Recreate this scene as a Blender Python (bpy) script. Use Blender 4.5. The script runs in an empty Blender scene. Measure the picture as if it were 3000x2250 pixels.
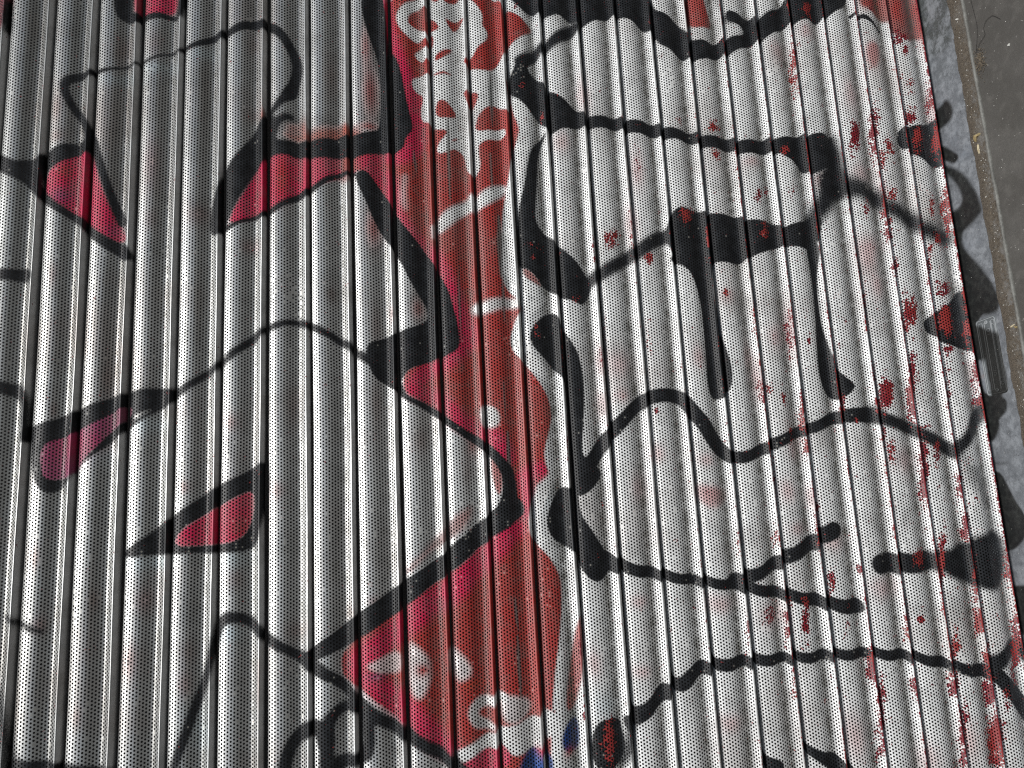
import bpy, math, random
import numpy as np
random.seed(4); rng = np.random.default_rng(4)
S = 0.08                      # height of one slat in metres
N0 = 23.97                    # slat count from the reference seam down to the sill
F = 2250.0                    # focal length in pixels of the 3000 px wide photograph
R = np.array([[0.99046, 0.0522, -0.12752], [-0.02807, 0.98249, 0.18419], [0.13491, -0.17886, 0.97458]])
C = np.array([9.19229, 3.60935, -17.85144])
SILL_IN = .148                # the sill things are built in coordinates set this far in, then moved out
PITCH = 0.0758                # hole pitch along the slat, in slat heights
V0, V1 = -12.6, 11.6          # built length of the shutter, in slat heights
NMIN, NMAX = -2, 24

# ---- frames: (n across the slats, v along them, d into the wall) -> metres, Z up, shutter in the XZ plane
def w(n, v, d): return (-v * S, d * S, (N0 - n) * S)
def ray(u, v): return R.T @ np.array([(u - 1500) / F, (v - 1125) / F, 1.0])
def at(u, v):                 # photo pixel -> point (n, v) on the shutter
    r = ray(u, v); q = C + r * (-0.02 - C[2]) / r[2]; return q[0], q[1]
def at_sill(u, v):            # photo pixel -> point (v, d) on the sill or pavement
    r = ray(u, v); q = C + r * (N0 - C[0]) / r[0]; return q[1], q[2] + SILL_IN
TILE = dict(A=(0, 0, 2.212), B=(1000, 0, 2.212), C=(2000, 0, 2.212), D=(0, 750, 2.212), E=(1000, 750, 2.212),
            F=(2000, 750, 2.212), G=(0, 1500, 1.2695), H=(1000, 1500, 1.2695), I=(2000, 1500, 1.2695), O=(0, 0, .73733),
            S=(2600, 350, 3.3175), T=(2700, 900, 4.147), U=(2700, 1250, 2.765), W=(2400, 0, 3.687), Z=(2780, 0, 3.173))
def px(t, x, y): o = TILE[t]; return o[0] + x / o[2], o[1] + y / o[2]

# ---- painting: every spray can mark is a polygon or a stroke in shutter coordinates
def chaikin(p, it=2):
    p = np.array(p, float)
    for _ in range(it):
        q = np.roll(p, -1, 0); p = np.stack([.75 * p + .25 * q, .25 * p + .75 * q], 1).reshape(-1, 2)
    return p
def seg_dist(X, Y, a, b):
    d = b - a; L = (d @ d) + 1e-12
    t = np.clip(((X - a[0]) * d[0] + (Y - a[1]) * d[1]) / L, 0, 1)
    return np.hypot(X - a[0] - t * d[0], Y - a[1] - t * d[1]), t
def sdf_poly(X, Y, p):
    D = np.full(X.shape, 1e9); ins = np.zeros(X.shape, bool)
    for i in range(len(p)):
        a, b = p[i], p[(i + 1) % len(p)]
        D = np.minimum(D, seg_dist(X, Y, a, b)[0])
        if a[1] != b[1]:
            c = ((a[1] > Y) != (b[1] > Y)) & (X < (b[0] - a[0]) * (Y - a[1]) / (b[1] - a[1]) + a[0]); ins ^= c
    return np.where(ins, D, -D)
def sstep(x): x = np.clip(x, 0, 1); return x * x * (3 - 2 * x)
MARKS, SILL_MARKS = [], []
def poly(t, pts, col='K', soft=.035, op=1.0, over=False, L=MARKS, f=at, smooth=2):
    p = chaikin([f(*px(t, x, y)) for x, y in pts], smooth); L.append(('p', p, None, col, soft, op, over))
def line(t, pts, col='K', soft=.05, op=1.0, over=False, L=MARKS, f=at):
    p = []; 
    for x, y, r in pts:
        c = f(*px(t, x, y)); e = f(*px(t, x, y + r)); p.append((c[0], c[1], math.hypot(e[0] - c[0], e[1] - c[1])))
    p = np.array(p)           # Catmull-Rom through the traced points
    if len(p) > 2:
        q = [p[0]]
        for i in range(len(p) - 1):
            a, b, c2, d = p[max(i - 1, 0)], p[i], p[i + 1], p[min(i + 2, len(p) - 1)]
            for s in (.33, .67, 1.0):
                q.append(.5 * ((2 * b) + (c2 - a) * s + (2 * a - 5 * b + 4 * c2 - d) * s * s + (3 * b - a - 3 * c2 + d) * s ** 3))
        p = np.array(q)
    L.append(('l', p[:, :2], p[:, 2], col, soft, op, over))
def blob(t, x, y, rx, ry, col, op=.5, L=MARKS, f=at):
    c = f(*px(t, x, y)); a = f(*px(t, x + rx, y)); b = f(*px(t, x, y + ry))
    L.append(('b', np.array(c), (math.hypot(a[0]-c[0], a[1]-c[1]), math.hypot(b[0]-c[0], b[1]-c[1])), col, 0, op, False))

COL = dict(red=(.38, .034, .028), dred=(.16, .018, .018), pink=(.58, .012, .075), orange=(.42, .05, .018), mauve=(.30, .05, .13),
           white=(.82, .83, .82), blue=(.014, .055, .22), brown=(.24, .12, .10), rosy=(.50, .22, .22), ice=(.60, .68, .70), grey=(.2, .21, .2),
           purple=(.20, .03, .05), dull=(.30, .09, .08), tan=(.20, .16, .13))
def evaluate(X, Y, marks, base):
    col = np.tile(np.array(base, float), X.shape + (1,)); K = np.zeros(X.shape)
    for kind, g, r, c, soft, op, over in marks:
        if kind == 'b':
            m = (np.abs(X - g[0]) < 2.4 * r[0]) & (np.abs(Y - g[1]) < 2.4 * r[1])
            if not m.any(): continue
            val = op * np.exp(-1.3 * (((X[m] - g[0]) / r[0]) ** 2 + ((Y[m] - g[1]) / r[1]) ** 2))
        else:
            pad = soft + (max(r) if kind == 'l' else 0) + .02
            m = (X > g[:, 0].min() - pad) & (X < g[:, 0].max() + pad) & (Y > g[:, 1].min() - pad) & (Y < g[:, 1].max() + pad)
            if not m.any(): continue
            x, y = X[m], Y[m]
            if marks is MARKS and g[:, 0].mean() < 8: soft = soft * 1.7
            if kind == 'p': D = sdf_poly(x, y, g)
            else:
                D = np.full(x.shape, -1e9)
                for i in range(len(g) - 1):
                    d, tt = seg_dist(x, y, g[i], g[i + 1]); D = np.maximum(D, r[i] + (r[i + 1] - r[i]) * tt - d)
            val = op * sstep((D + soft) / (2 * soft))
        if c == 'K':
            K[m] = K[m] + (1 - K[m]) * val
            if marks is MARKS and kind != 'b':
                pad = .34; m2 = (X > g[:, 0].min() - pad) & (X < g[:, 0].max() + pad) & (Y > g[:, 1].min() - pad) & (Y < g[:, 1].max() + pad); x, y = X[m2], Y[m2]
                if kind == 'p': D = sdf_poly(x, y, g)
                else:
                    D = np.full(x.shape, -1e9)
                    for i in range(len(g) - 1):
                        d, tt = seg_dist(x, y, g[i], g[i + 1]); D = np.maximum(D, r[i] + (r[i + 1] - r[i]) * tt - d)
                patch = .5 + .5 * np.sin(x * 1.7 + 2 * np.sin(y * .6)) * np.sin(y * 1.3 + x * .4)
                K[m2] = np.maximum(K[m2], .42 * op * patch * sstep((D + .34) / .44) ** 1.5)
        else:
            col[m] = col[m] * (1 - val[:, None]) + np.array(COL[c]) * val[:, None]
            if over: K[m] *= 1 - val
    return col, K

# -- faint reddish and brown ghosts of older paint
for a in [('A',800,330,60,110),('A',1010,280,50,110),('A',370,700,40,120),('A',990,1050,60,200),('A',985,1420,50,90),('A',1640,300,50,90),
          ('A',2150,500,50,160),('A',1290,1390,80,70),('A',380,880,70,50),('A',1640,750,60,60),('A',1620,1600,70,60),('D',350,120,40,90),
          ('D',1900,980,50,170),('D',2150,250,40,60),('D',1500,1080,60,60),('D',700,800,50,160),('D',350,1000,30,60),('D',1200,1500,50,50),
          ('D',1800,1520,60,60),('D',420,1300,40,60),('G',350,330,25,50),('G',700,520,35,60),('G',540,330,40,60),('G',130,170,30,60),
          ('G',880,250,35,45),('G',290,760,25,60),('G',690,640,30,60),('G',970,650,14,120),('G',1100,440,45,40),('G',480,560,40,80),('G',150,420,30,40),
          ('E',230,450,50,160),('E',230,950,50,160),('E',330,380,25,80),('E',820,1400,40,110),('E',520,1200,60,100),('H',40,370,30,40),('H',120,330,30,25)]:
    blob(*a, 'brown' if a[1] % 3 else 'dull', .42)
for a in [('A',230,180,60,160),('A',700,980,60,300),('A',1330,650,35,420),('D',200,600,60,300),('D',1290,320,30,330),('G',340,330,12,260),('G',60,700,30,200)]:
    blob(*a, 'tan', .38)
for a in [('A',800,520,140,40),('A',1040,440,120,40),('A',1330,350,80,50),('D',950,1090,150,70),('D',640,1300,120,70),('G',860,450,60,40),
          ('G',560,190,100,30),('G',880,170,60,40),('G',740,800,60,100),('B',1200,560,60,100),('E',1270,1120,60,150),('E',1300,1560,80,90),('H',985,715,40,50)]:
    blob(*a, 'ice', .7)
for a in [('B',1570,620,50,130),('B',1430,930,60,80),('B',1920,1100,50,140),('B',1880,1440,50,120),('C',800,210,60,60),('C',620,340,60,80),
          ('C',1230,360,60,110),('C',1160,1130,80,80),('C',1200,1600,100,90),('C',900,1170,70,60),('C',1090,620,60,130),('C',450,1050,70,40),
          ('C',1290,1240,40,80),('F',1200,40,70,110),('F',1260,200,60,90),('F',100,650,50,90),('F',290,260,50,60),('F',480,800,50,160),
          ('F',600,520,60,90),('F',420,650,30,120),('F',690,480,50,180),('F',720,1230,50,130),('F',1440,1320,70,110),('F',150,1320,60,50),('F',180,1540,100,70),
          ('F',680,1520,60,90),('F',830,1560,40,100),('E',1690,960,50,120),('E',1800,700,100,120),('E',1820,900,60,60),('E',1680,680,40,120),('E',2050,1280,60,70),
          ('E',1930,1500,60,120),('H',1110,330,40,30),('H',1120,590,40,30),('H',940,560,30,60),('I',140,340,70,40),('I',340,380,60,60),('I',430,60,40,30),
          ('I',750,280,60,50),('I',640,830,50,100),('I',180,780,50,40),('I',560,110,50,40),('I',1060,850,40,90),('I',910,920,50,60),('F',1900,760,60,110),('C',1620,700,50,150)]:
    blob(*a, 'rosy', .5)
# -- the red and pink letters in the middle and on the left
poly('A', [(-80,-60),(85,-40),(75,40),(50,110),(20,190),(-60,200)], 'purple', .06)
poly('A', [(860,-60),(1170,-60),(1150,90),(1040,100),(920,120),(860,70)], 'pink', .05)
poly('A', [(290,1280),(280,1180),(330,1080),(440,1010),(540,960),(620,1010),(640,1130),(700,1300),(800,1480),(825,1570),(740,1570),(620,1500),(500,1420),(380,1340)], 'pink', .03)
blob('A', 400, 1270, 80, 60, 'mauve', .9); blob('A', 420, 1110, 60, 60, 'red', .7); blob('A', 740, 1500, 60, 60, 'mauve', .6)
poly('A', [(1480,1460),(1500,1370),(1580,1250),(1700,1000),(1760,950),(1850,950),(2212,950),(2330,960),(2330,1120),(2212,1150),(2050,1210),(1900,1290),(1750,1370),(1620,1430)], 'pink', .03)
blob('A', 1830, 1150, 60, 160, 'red', .9)
poly('A', [(1830,860),(1960,870),(2080,830),(2200,820),(2340,830),(2340,930),(2100,940),(1900,920)], 'orange', .1, .85)
blob('A', 1900, 830, 60, 40, 'orange', .6); blob('A', 1965, 830, 30, 60, 'orange', .7); blob('A', 1705, 760, 18, 60, 'orange', .8)
poly('D', [(250,1210),(330,1150),(430,1120),(640,1020),(800,960),(860,985),(850,1040),(780,1100),(700,1170),(640,1240),(560,1310),(470,1420),(300,1470),(250,1380)], 'mauve', .03)
poly('B', [(0,1000),(200,990),(340,950),(330,800),(260,600),(255,300),(250,-60),(1062,-60),(1075,330),(1100,700),(1155,840),(1140,900),(1105,1000),(1075,1200),(1040,1400),(1035,1659),(1035,1790),
           (1080,1890),(1160,1960),(1170,2010),(1150,2080),(1100,2150),(1095,2230),(1120,2290),(1200,2370),(1300,2500),(1350,2600),(1365,2700),(1345,2800),(1320,2880),(1312,2960),(1350,3040),(1270,3130),(1225,3230),(1205,3350),(1235,3460),
           (1420,3700),(1432,3880),(1415,4100),(1375,4400),(1360,4700),(1360,5100),(760,5100),(640,4850),(300,4600),(100,4440),(0,4380),(0,4200),(300,3980),(700,3720),(960,3500),(1090,3300),(1125,3150),(1080,3000),
           (960,2880),(850,2820),(700,2730),(560,2620),(420,2550),(400,2490),(410,2400),(570,2340),(700,2280),(760,2100),(600,1700),(400,1440),(280,1270),(150,1100),(40,1110),(0,1130)], 'red', .025)
line('B', [(275,0,38),(310,200,38),(370,380,42),(430,560,60),(470,760,60),(480,930,60),(400,1010,50),(150,1050,45),(300,1180,60),(350,1400,60),(470,1560,60),(560,1659,50)], 'pink', .14, .9)
line('E', [(600,0,50),(690,180,55),(770,380,60),(810,540,70),(700,670,50),(560,750,60),(470,860,60),(620,930,60),(760,1060,60),(900,1150,60),(1010,1200,60),(1070,1300,60)], 'pink', .16, .95)
line('E', [(1290,1390,60),(1190,1440,60),(1215,1560,50),(1190,1659,50)], 'pink', .12, .9)
line('H', [(640,60,45),(520,180,45),(400,300,50),(300,360,50),(180,470,45),(60,560,45),(90,630,30),(190,690,50),(300,800,50),(400,890,40)], 'pink', .16, .95)
blob('H', 130, 610, 40, 20, 'mauve', .9); blob('H', 1000, 952, 10, 10, 'pink', .1)
blob('E', 500, 340, 55, 90, 'dull', .9); blob('B', 190, 600, 60, 200, 'red', .8); blob('B', 160, 300, 40, 150, 'red', .6); blob('B', 210, 1480, 60, 140, 'red', .75)
blob('B', 180, 820, 70, 30, 'red', .8); blob('B', 30, 840, 40, 40, 'orange', .8); blob('B', 20, 1160, 50, 30, 'red', .6)
blob('E', 850, 1230, 50, 90, 'dull', .8); poly('E', [(960,1290),(1020,1330),(1050,1440),(1030,1560),(990,1500)], 'red', .04, .8)
poly('H', [(250,230),(330,150),(470,60),(500,-30),(430,0),(380,70),(300,150),(230,230)], 'dull', .12, .75)
# white lettering inside the red
poly('B', [(560,-60),(640,-60),(660,30),(760,10),(800,-60),(840,0),(890,60),(920,120),(905,170),(950,210),(940,270),(880,310),(850,370),(800,380),(790,420),(850,450),(950,470),(1000,440),(1060,350),(1085,300),(1140,280),(1100,480),(1075,560),(1080,640),(1095,740),(1030,700),(980,680),(920,715),(875,770),(865,860),(1000,845),(1060,830),(1065,900),(890,920),(890,1000),(905,1080),(870,1150),(815,1130),(800,1000),(740,960),(690,990),(625,1000),(620,940),(700,850),(620,840),(570,810),(520,780),(515,700),(540,620),(470,590),(450,520),(500,490),(590,485),(585,420),(520,405),(465,350),(520,315),(595,310),(600,230),(560,210)], 'white', .02)
line('B', [(600,0,30),(520,20,35),(440,50,32),(395,110,34),(420,180,36),(490,230,40),(560,260,20)], 'white', .03)
line('B', [(510,275,8),(545,270,12),(575,295,8)], 'red', .02)
poly('B', [(425,125),(500,80),(550,70),(562,105),(600,130),(645,195),(560,200),(440,165)], 'red', .02)
poly('B', [(665,118),(720,140),(800,120),(770,170),(730,205),(700,180)], 'red', .02)
poly('B', [(600,395),(615,345),(720,312),(710,345),(640,390)], 'red', .02)
line('B', [(605,482,5),(655,476,8),(710,485,4)], 'red', .02)
poly('B', [(615,650),(680,655),(755,745),(720,770),(608,765)], 'red', .02)
poly('B', [(785,588),(895,598),(870,690),(830,720),(805,650)], 'red', .02)
poly('B', [(515,415),(572,372),(592,470),(530,485)], 'red', .02)
poly('B', [(608,860),(705,850),(620,935)], 'red', .02); poly('B', [(705,915),(760,885),(740,915)], 'red', .02)
poly('B', [(925,-60),(1000,20),(900,40),(850,-60)], 'red', .03); poly('B', [(560,-40),(640,-60),(640,10),(600,20)], 'red', .02)
poly('B', [(1035,40),(1150,110),(1245,185),(1200,225),(1090,290),(1060,340),(1040,200)], 'red', .02)
poly('B', [(1060,500),(1085,560),(1090,620),(1070,580)], 'red', .02)
line('B', [(890,1330,25),(930,1290,45),(1000,1250,40),(1040,1230,30)], 'white', .08); line('B', [(640,1480,30),(680,1430,45),(740,1380,42),(800,1350,40),(850,1330,45),(850,1290,25)], 'white', .08)
line('B', [(410,1150,10),(400,1280,18),(415,1350,8)], 'white', .12, .5); line('B', [(590,1480,8),(598,1540,10)], 'white', .08)
line('E', [(880,350,36),(960,325,40),(1030,310,34),(1130,310,34)], 'white', .09, .9)
poly('E', [(890,980),(960,965),(1015,1000),(1030,1070),(985,1125),(910,1110)], 'white', .06)
blob('E', 980, 1140, 50, 40, 'pink', .6)
poly('H', [(80,575),(160,535),(225,510),(225,600),(150,600)], 'white', .07, .6)
poly('H', [(245,480),(290,500),(335,560),(330,640),(290,705),(250,660)], 'white', .1, .75); blob('H', 305, 585, 34, 28, 'red', .95)
poly('H', [(395,500),(440,515),(490,580),(470,620),(425,635)], 'white', .1, .75); blob('H', 490, 640, 50, 20, 'orange', .7)
line('H', [(600,690,20),(560,700,20),(510,715,22),(492,750,20),(515,785,20),(560,795,14)], 'white', .06, .9)
poly('H', [(585,685),(640,675),(710,705),(690,770),(600,790)], 'white', .09, .8)
poly('H', [(420,895),(500,850),(600,800),(700,770),(800,720),(790,830),(740,880),(640,905),(600,880),(440,945)], 'white', .04)
poly('H', [(440,940),(520,890),(600,865),(640,900),(600,975),(440,975)], 'pink', .03)
poly('H', [(650,975),(690,885),(740,875),(800,930),(800,975)], 'blue', .05); blob('H', 745, 880, 25, 25, 'pink', .7)
poly('H', [(885,340),(905,500),(890,620),(870,740),(830,740),(850,580)], 'red', .04, .9)
poly('H', [(830,790),(880,755),(890,880),(850,900),(815,860)], 'blue', .04)
blob('H', 850, 890, 25, 25, 'red', .8)
line('B', [(1060,0,18),(1110,50,22),(1200,120,22),(1250,160,20)], 'white', .03); line('B', [(1230,250,36),(1150,310,36),(1090,420,36),(1085,480,20)], 'white', .03)
line('B', [(1120,640,20),(1165,720,44),(1205,830,42),(1175,960,34),(1130,1150,26),(1095,1350,26),(1085,1500,30),(1080,1700,34),(1110,1790,36),(1180,1850,36),(1260,1890,36),(1285,1950,30),(1220,2000,34),(1160,2090,34),(1150,2180,34),(1190,2280,34),(1290,2400,34),(1385,2490,34),(1420,2600,32),(1405,2750,34),(1365,2870,34),(1355,2990,34),(1380,3070,34),(1310,3180,38),(1262,3300,42),(1255,3420,40),(1290,3500,36),(1400,3600,36),(1478,3700,34),(1470,3880,30),(1440,4140,26),(1410,4400,24),(1398,4650,24),(1395,4900,24),(1400,5050,24)], 'white', .03)
# worn grey scratches
for t, x, y0, y1, r in [('B',1020,1400,1800,16),('B',965,470,820,10),('B',965,1000,1240,6),('B',690,780,1290,9),('B',470,980,1110,8),('E',1078,1140,1480,15),('E',1045,150,420,8),
                        ('H',655,460,690,7),('H',645,320,440,6),('E',760,60,560,5),('E',1050,820,1040,6)]:
    line(t, [(x, y0, r * .4), (x + 6, (y0 + y1) / 2, r), (x + 14, y1, r * .3)], 'grey', .02, .85)
# -- red panels on the right
poly('C', [(1120,-60),(1530,-60),(1545,80),(1570,280),(1500,240),(1470,280),(1380,225),(1330,170),(1260,120),(1200,70),(1150,50)], 'dull', .07)
blob('C', 1200, 30, 70, 60, 'red', .8); blob('C', 1380, 60, 50, 120, 'red', .8); blob('C', 1520, 150, 22, 160, 'red', .9)
poly('C', [(20,-60),(120,-40),(160,80),(195,180),(130,190),(60,180),(30,110),(0,60)], 'red', .03)
poly('C', [(1185,280),(1265,290),(1275,370),(1240,470),(1195,400)], 'rosy', .1, .9)
poly('F', [(85,1480),(200,1490),(270,1520),(280,1600),(200,1640),(110,1600)], 'rosy', .1, .6)

# -- black outlines
poly('A', [(735,-60),(880,-60),(860,60),(880,110),(930,110),(900,145),(850,155),(770,130),(740,70)], soft=.07)
line('A', [(880,120,24),(960,108,20),(1040,102,20),(1140,118,14)]); line('A', [(1190,-40,24),(1180,20,24),(1168,90,18)], soft=.07)
line('A', [(60,20,18),(50,110,26),(50,190,20)], soft=.1)
line('A', [(1880,610,36),(1910,530,34),(1925,440,32),(1905,360,30),(1850,260,28),(1790,195,28),(1720,165,32),(1600,168,30),(1480,212,24),(1330,272,22),(1210,310,14),(1160,335,11),(1030,362,9),(920,402,8),(780,442,10),(640,462,14),(580,478,20),(500,500,28),(435,530,30),(425,590,26),(470,690,24),(550,800,24),(610,950,28),(680,1150,26),(740,1320,28),(790,1440,30)], soft=.06)
line('A', [(1880,600,38),(1810,670,24),(1750,730,18)], soft=.08); line('A', [(1750,880,40),(1790,800,30),(1850,760,26),(1890,765,20)], soft=.1)
poly('A', [(1700,760),(1640,880),(1480,1060),(1410,1200),(1360,1380),(1360,1530),(1440,1520),(1490,1400),(1570,1260),(1690,1070),(1760,1005),(1850,1000),(1940,1030),(2080,1025),(2212,1030),(2340,1020),(2340,890),(2212,905),(2100,895),(1960,925),(1850,905),(1790,910),(1760,870),(1790,790),(1760,740)], soft=.06)
line('A', [(1440,1490,16),(1560,1440,12),(1700,1395,16),(1850,1312,20),(1950,1270,22),(2050,1210,18),(2130,1160,18),(2230,1130,16),(2290,1125,14)], soft=.05)
poly('A', [(-60,960),(90,1050),(160,1030),(230,1030),(270,1000),(330,970),(420,925),(520,930),(610,880),(640,960),(540,1000),(440,1030),(330,1085),(290,1130),(270,1200),(290,1300),(210,1215),(120,1170),(-60,1080)], soft=.06)
line('A', [(200,1190,24),(300,1290,24),(420,1375,24),(530,1440,26),(600,1510,28),(700,1580,36),(780,1620,42),(820,1659,36)], soft=.06)
line('D', [(-60,118,35),(60,122,38),(155,125,44)], soft=.07); line('D', [(-60,835,35),(40,860,42),(120,885,42),(165,960,24),(165,1090,22),(170,1180,26)], soft=.08)
poly('D', [(150,1130),(240,1095),(440,1030),(560,975),(700,925),(840,880),(960,855),(1060,855),(1130,880),(1120,950),(1040,1000),(940,1050),(850,1110),(780,1160),(700,1230),(600,1300),(520,1350),(480,1410),(420,1490),(360,1540),(290,1535),(235,1480),(210,1380),(200,1270),(205,1190),(150,1190)], soft=.06)
poly('D', [(290,1225),(360,1190),(430,1175),(530,1120),(640,1068),(740,1010),(810,975),(860,980),(850,1035),(790,1090),(700,1155),(640,1230),(560,1300),(500,1370),(480,1410),(420,1450),(300,1455),(270,1380),(265,1280)], 'mauve', .03, over=True)
blob('D', 500, 1230, 200, 120, 'pink', .35)
poly('D', [(865,1020),(1000,985),(960,1020),(860,1075)], 'grey', .04, .8, over=True)
line('D', [(1110,905,32),(1180,868,24),(1300,790,26),(1400,722,22),(1500,640,26),(1620,555,28),(1700,490,20),(1780,452,22),(1880,430,22),(1960,440,24),(2050,470,24),(2150,520,26),(2212,560,26),(2260,580,24),(2330,640,26),(2390,670,32)], soft=.08)
poly('O', [(245,1208),(300,1168),(360,1125),(450,1060),(540,1015),(578,990),(582,1060),(566,1130),(552,1190),(480,1195),(360,1196)], soft=.06)
poly('O', [(372,1182),(385,1148),(440,1112),(500,1078),(548,1054),(552,1100),(535,1150),(510,1172),(440,1180)], 'pink', .03, over=True)
blob('O', 520, 1140, 25, 30, 'red', .6)
poly('B', [(130,-60),(260,-60),(290,120),(300,300),(360,380),(395,500),(420,650),(455,780),(465,850),(410,900),(410,960),(320,1005),(240,990),(130,1012),(-30,1020),(-30,890),(60,880),(200,850),(255,830),(250,430),(175,230),(130,90)], soft=.06)
poly('B', [(80,1130),(150,1095),(230,1190),(290,1280),(380,1430),(450,1520),(520,1600),(600,1720),(690,1870),(720,1980),(750,2080),(770,2210),(755,2270),(670,2310),(570,2350),(410,2400),(370,2540),(300,2500),(200,2440),(165,2300),(170,2220),(300,2190),(380,2145),(560,2090),(560,2000),(450,1840),(390,1700),(290,1560),(220,1450),(150,1290)], soft=.05)
line('E', [(370,850,28),(420,915,16),(520,965,20),(620,1025,22),(700,1082,22),(800,1150,24),(880,1200,26),(950,1250,28),(1020,1320,34),(1075,1400,42),(1090,1500,46),(1085,1600,60),(1050,1690,70)], soft=.06)
line('H', [(640,-10,42),(540,65,38),(460,130,38),(400,185,36),(300,255,38),(200,330,42),(100,400,42),(0,470,36),(-60,505,30),(-120,540,22)], soft=.06)
line('G', [(640,990,16),(655,930,18),(690,830,20),(730,710,20),(770,600,16),(800,480,16),(828,405,20),(880,392,22),(930,408,20),(970,448,18),(1020,488,20),(1080,518,20),(1130,548,20),(1180,585,25),(1269,635,22),(1330,700,20),(1400,760,24),(1480,805,24),(1550,850,26),(1630,895,24),(1720,960,24)], soft=.07)
line('O', [(610,1690,16),(622,1630,16),(645,1590,16),(680,1572,18),(705,1598,18),(706,1690,18)], soft=.07)
line('O', [(706,1600,16),(715,1552,14),(745,1526,13),(780,1530,13),(795,1562,15),(795,1620,15),(775,1640,14),(738,1645,16),(720,1680,16)], soft=.07)
line('G', [(30,395,12),(60,412,13),(110,432,14),(155,444,12)], soft=.09, op=.85); line('G', [(50,950,24),(150,950,26),(230,955,22),(400,970,20)], soft=.07)
line('G', [(-20,620,16),(10,760,24),(30,900,28),(40,970,30)], soft=.15, op=.8)
# right hand characters
poly('B', [(1050,-60),(1090,-10),(1150,60),(1230,92),(1290,100),(1340,112),(1420,100),(1500,150),(1560,172),(1620,150),(1700,130),(1790,112),(1850,130),(1900,155),(1960,200),(2040,240),(2060,290),(2130,335),(2240,400),(2240,230),(2180,150),(2080,90),(2030,70),(2000,-60)], soft=.06)
blob('B', 1870, 90, 60, 50, 'white', .05)
line('B', [(1500,190,40),(1420,240,40),(1330,300,34),(1240,360,34),(1160,400,38)], soft=.12, op=.85)
poly('B', [(1095,480),(1140,400),(1230,340),(1280,380),(1215,420),(1200,450),(1270,520),(1350,590),(1440,650),(1520,715),(1600,755),(1800,762),(2000,800),(2212,845),(2212,910),(2050,895),(1900,865),(1800,842),(1600,830),(1430,838),(1360,870),(1310,830),(1230,730),(1150,650),(1090,610),(1085,520)], soft=.06)
poly('B', [(1330,860),(1290,900),(1230,960),(1200,1080),(1190,1180),(1150,1350),(1140,1500),(1140,1659),(1150,1720),(1230,1800),(1330,1880),(1430,1930),(1500,1950),(1570,1990),(1625,1880),(1590,1790),(1540,1710),(1420,1600),(1300,1500),(1255,1430),(1260,1300),(1270,1150),(1275,1000)], soft=.07)
poly('E', [(1175,60),(1260,130),(1310,210),(1250,180),(1180,130)], 'dull', .03, .9, over=True)
poly('E', [(1340,370),(1280,410),(1230,470),(1218,540),(1250,600),(1330,680),(1365,730),(1440,790),(1455,900),(1470,1100),(1480,1300),(1490,1480),(1520,1560),(1590,1540),(1690,1440),(1680,1380),(1560,1300),(1558,1200),(1572,1000),(1568,800),(1540,650),(1500,570),(1440,480),(1400,380)], soft=.05)
line('E', [(1560,1400,64),(1630,1320,48),(1700,1210,42),(1800,1090,42),(1900,985,42),(2000,918,44),(2110,900,44),(2212,930,46),(2270,1000,48),(2340,1080,48),(2400,1180,50),(2460,1260,46),(2530,1305,40),(2630,1295,38),(2750,1245,36),(2850,1195,36),(2930,1155,34),(3060,1110,34),(3170,1060,38),(3310,1030,46),(3410,1030,48)], soft=.06)
line('F', [(1200,1030,46),(1320,1060,46),(1430,1100,46),(1530,1145,46),(1640,1200,46),(1740,1265,46),(1800,1230,40),(1860,1150,40),(1900,1060,44),(1950,960,36)], soft=.14, op=.88)
poly('H', [(760,20),(790,-60),(820,-95),(880,-90),(890,10),(930,60),(985,150),(1005,190),(985,250),(940,258),(900,225),(880,180),(870,140),(820,125),(775,85)], soft=.05)
line('H', [(985,185,36),(1060,205,24),(1150,226,22),(1269,246,20),(1360,260,20),(1450,270,20),(1540,285,22),(1650,305,22),(1750,325,24),(1850,345,26),(1915,352,30)], soft=.05)
line('I', [(190,255,24),(260,235,24),(330,200,24),(400,160,26),(460,128,28),(520,92,28),(560,65,32)], soft=.07)
line('I', [(735,190,38),(820,190,38),(900,185,34)], soft=.08); poly('I', [(880,150),(1000,130),(1080,90),(1190,50),(1210,290),(1100,290),(1010,250),(950,215),(880,215)], soft=.2, op=.9)
line('F', [(1900,1300,10),(1990,1260,10)], soft=.1, op=.01)
line('E', [(1590,190,30),(1660,130,44),(1760,70,48),(1880,0,46),(1960,-50,50),(2060,-115,50),(2160,-125,50)], soft=.14, op=.82)
poly('H', [(940,765),(1035,762),(1045,820),(1060,880),(1020,960),(930,960)], soft=.05)
line('H', [(1080,770,32),(1140,728,28),(1190,680,28),(1230,650,26),(1269,635,26),(1320,590,28),(1390,570,24),(1470,560,24),(1570,548,22),(1670,543,20),(1770,535,20),(1870,528,20),(1970,526,20),(2070,530,20),(2170,545,20),(2270,570,22),(2370,592,24),(2430,600,30),(2490,660,30),(2560,760,30)], soft=.05)
line('I', [(1140,580,30),(1200,530,30),(1235,500,26),(1290,520,50)], soft=.12, op=.9); line('H', [(1080,780,26),(1070,860,24),(1050,930,20)], soft=.14, op=.7)
line('F', [(1740,1240,30),(1880,1400,60),(1960,1600,60)], soft=.2, op=.45)
poly('I', [(455,870),(480,870),(540,890),(610,925),(660,975),(570,975),(500,915),(440,905)], soft=.04); poly('I', [(300,910),(375,912),(375,975),(285,975)], soft=.04)
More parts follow.
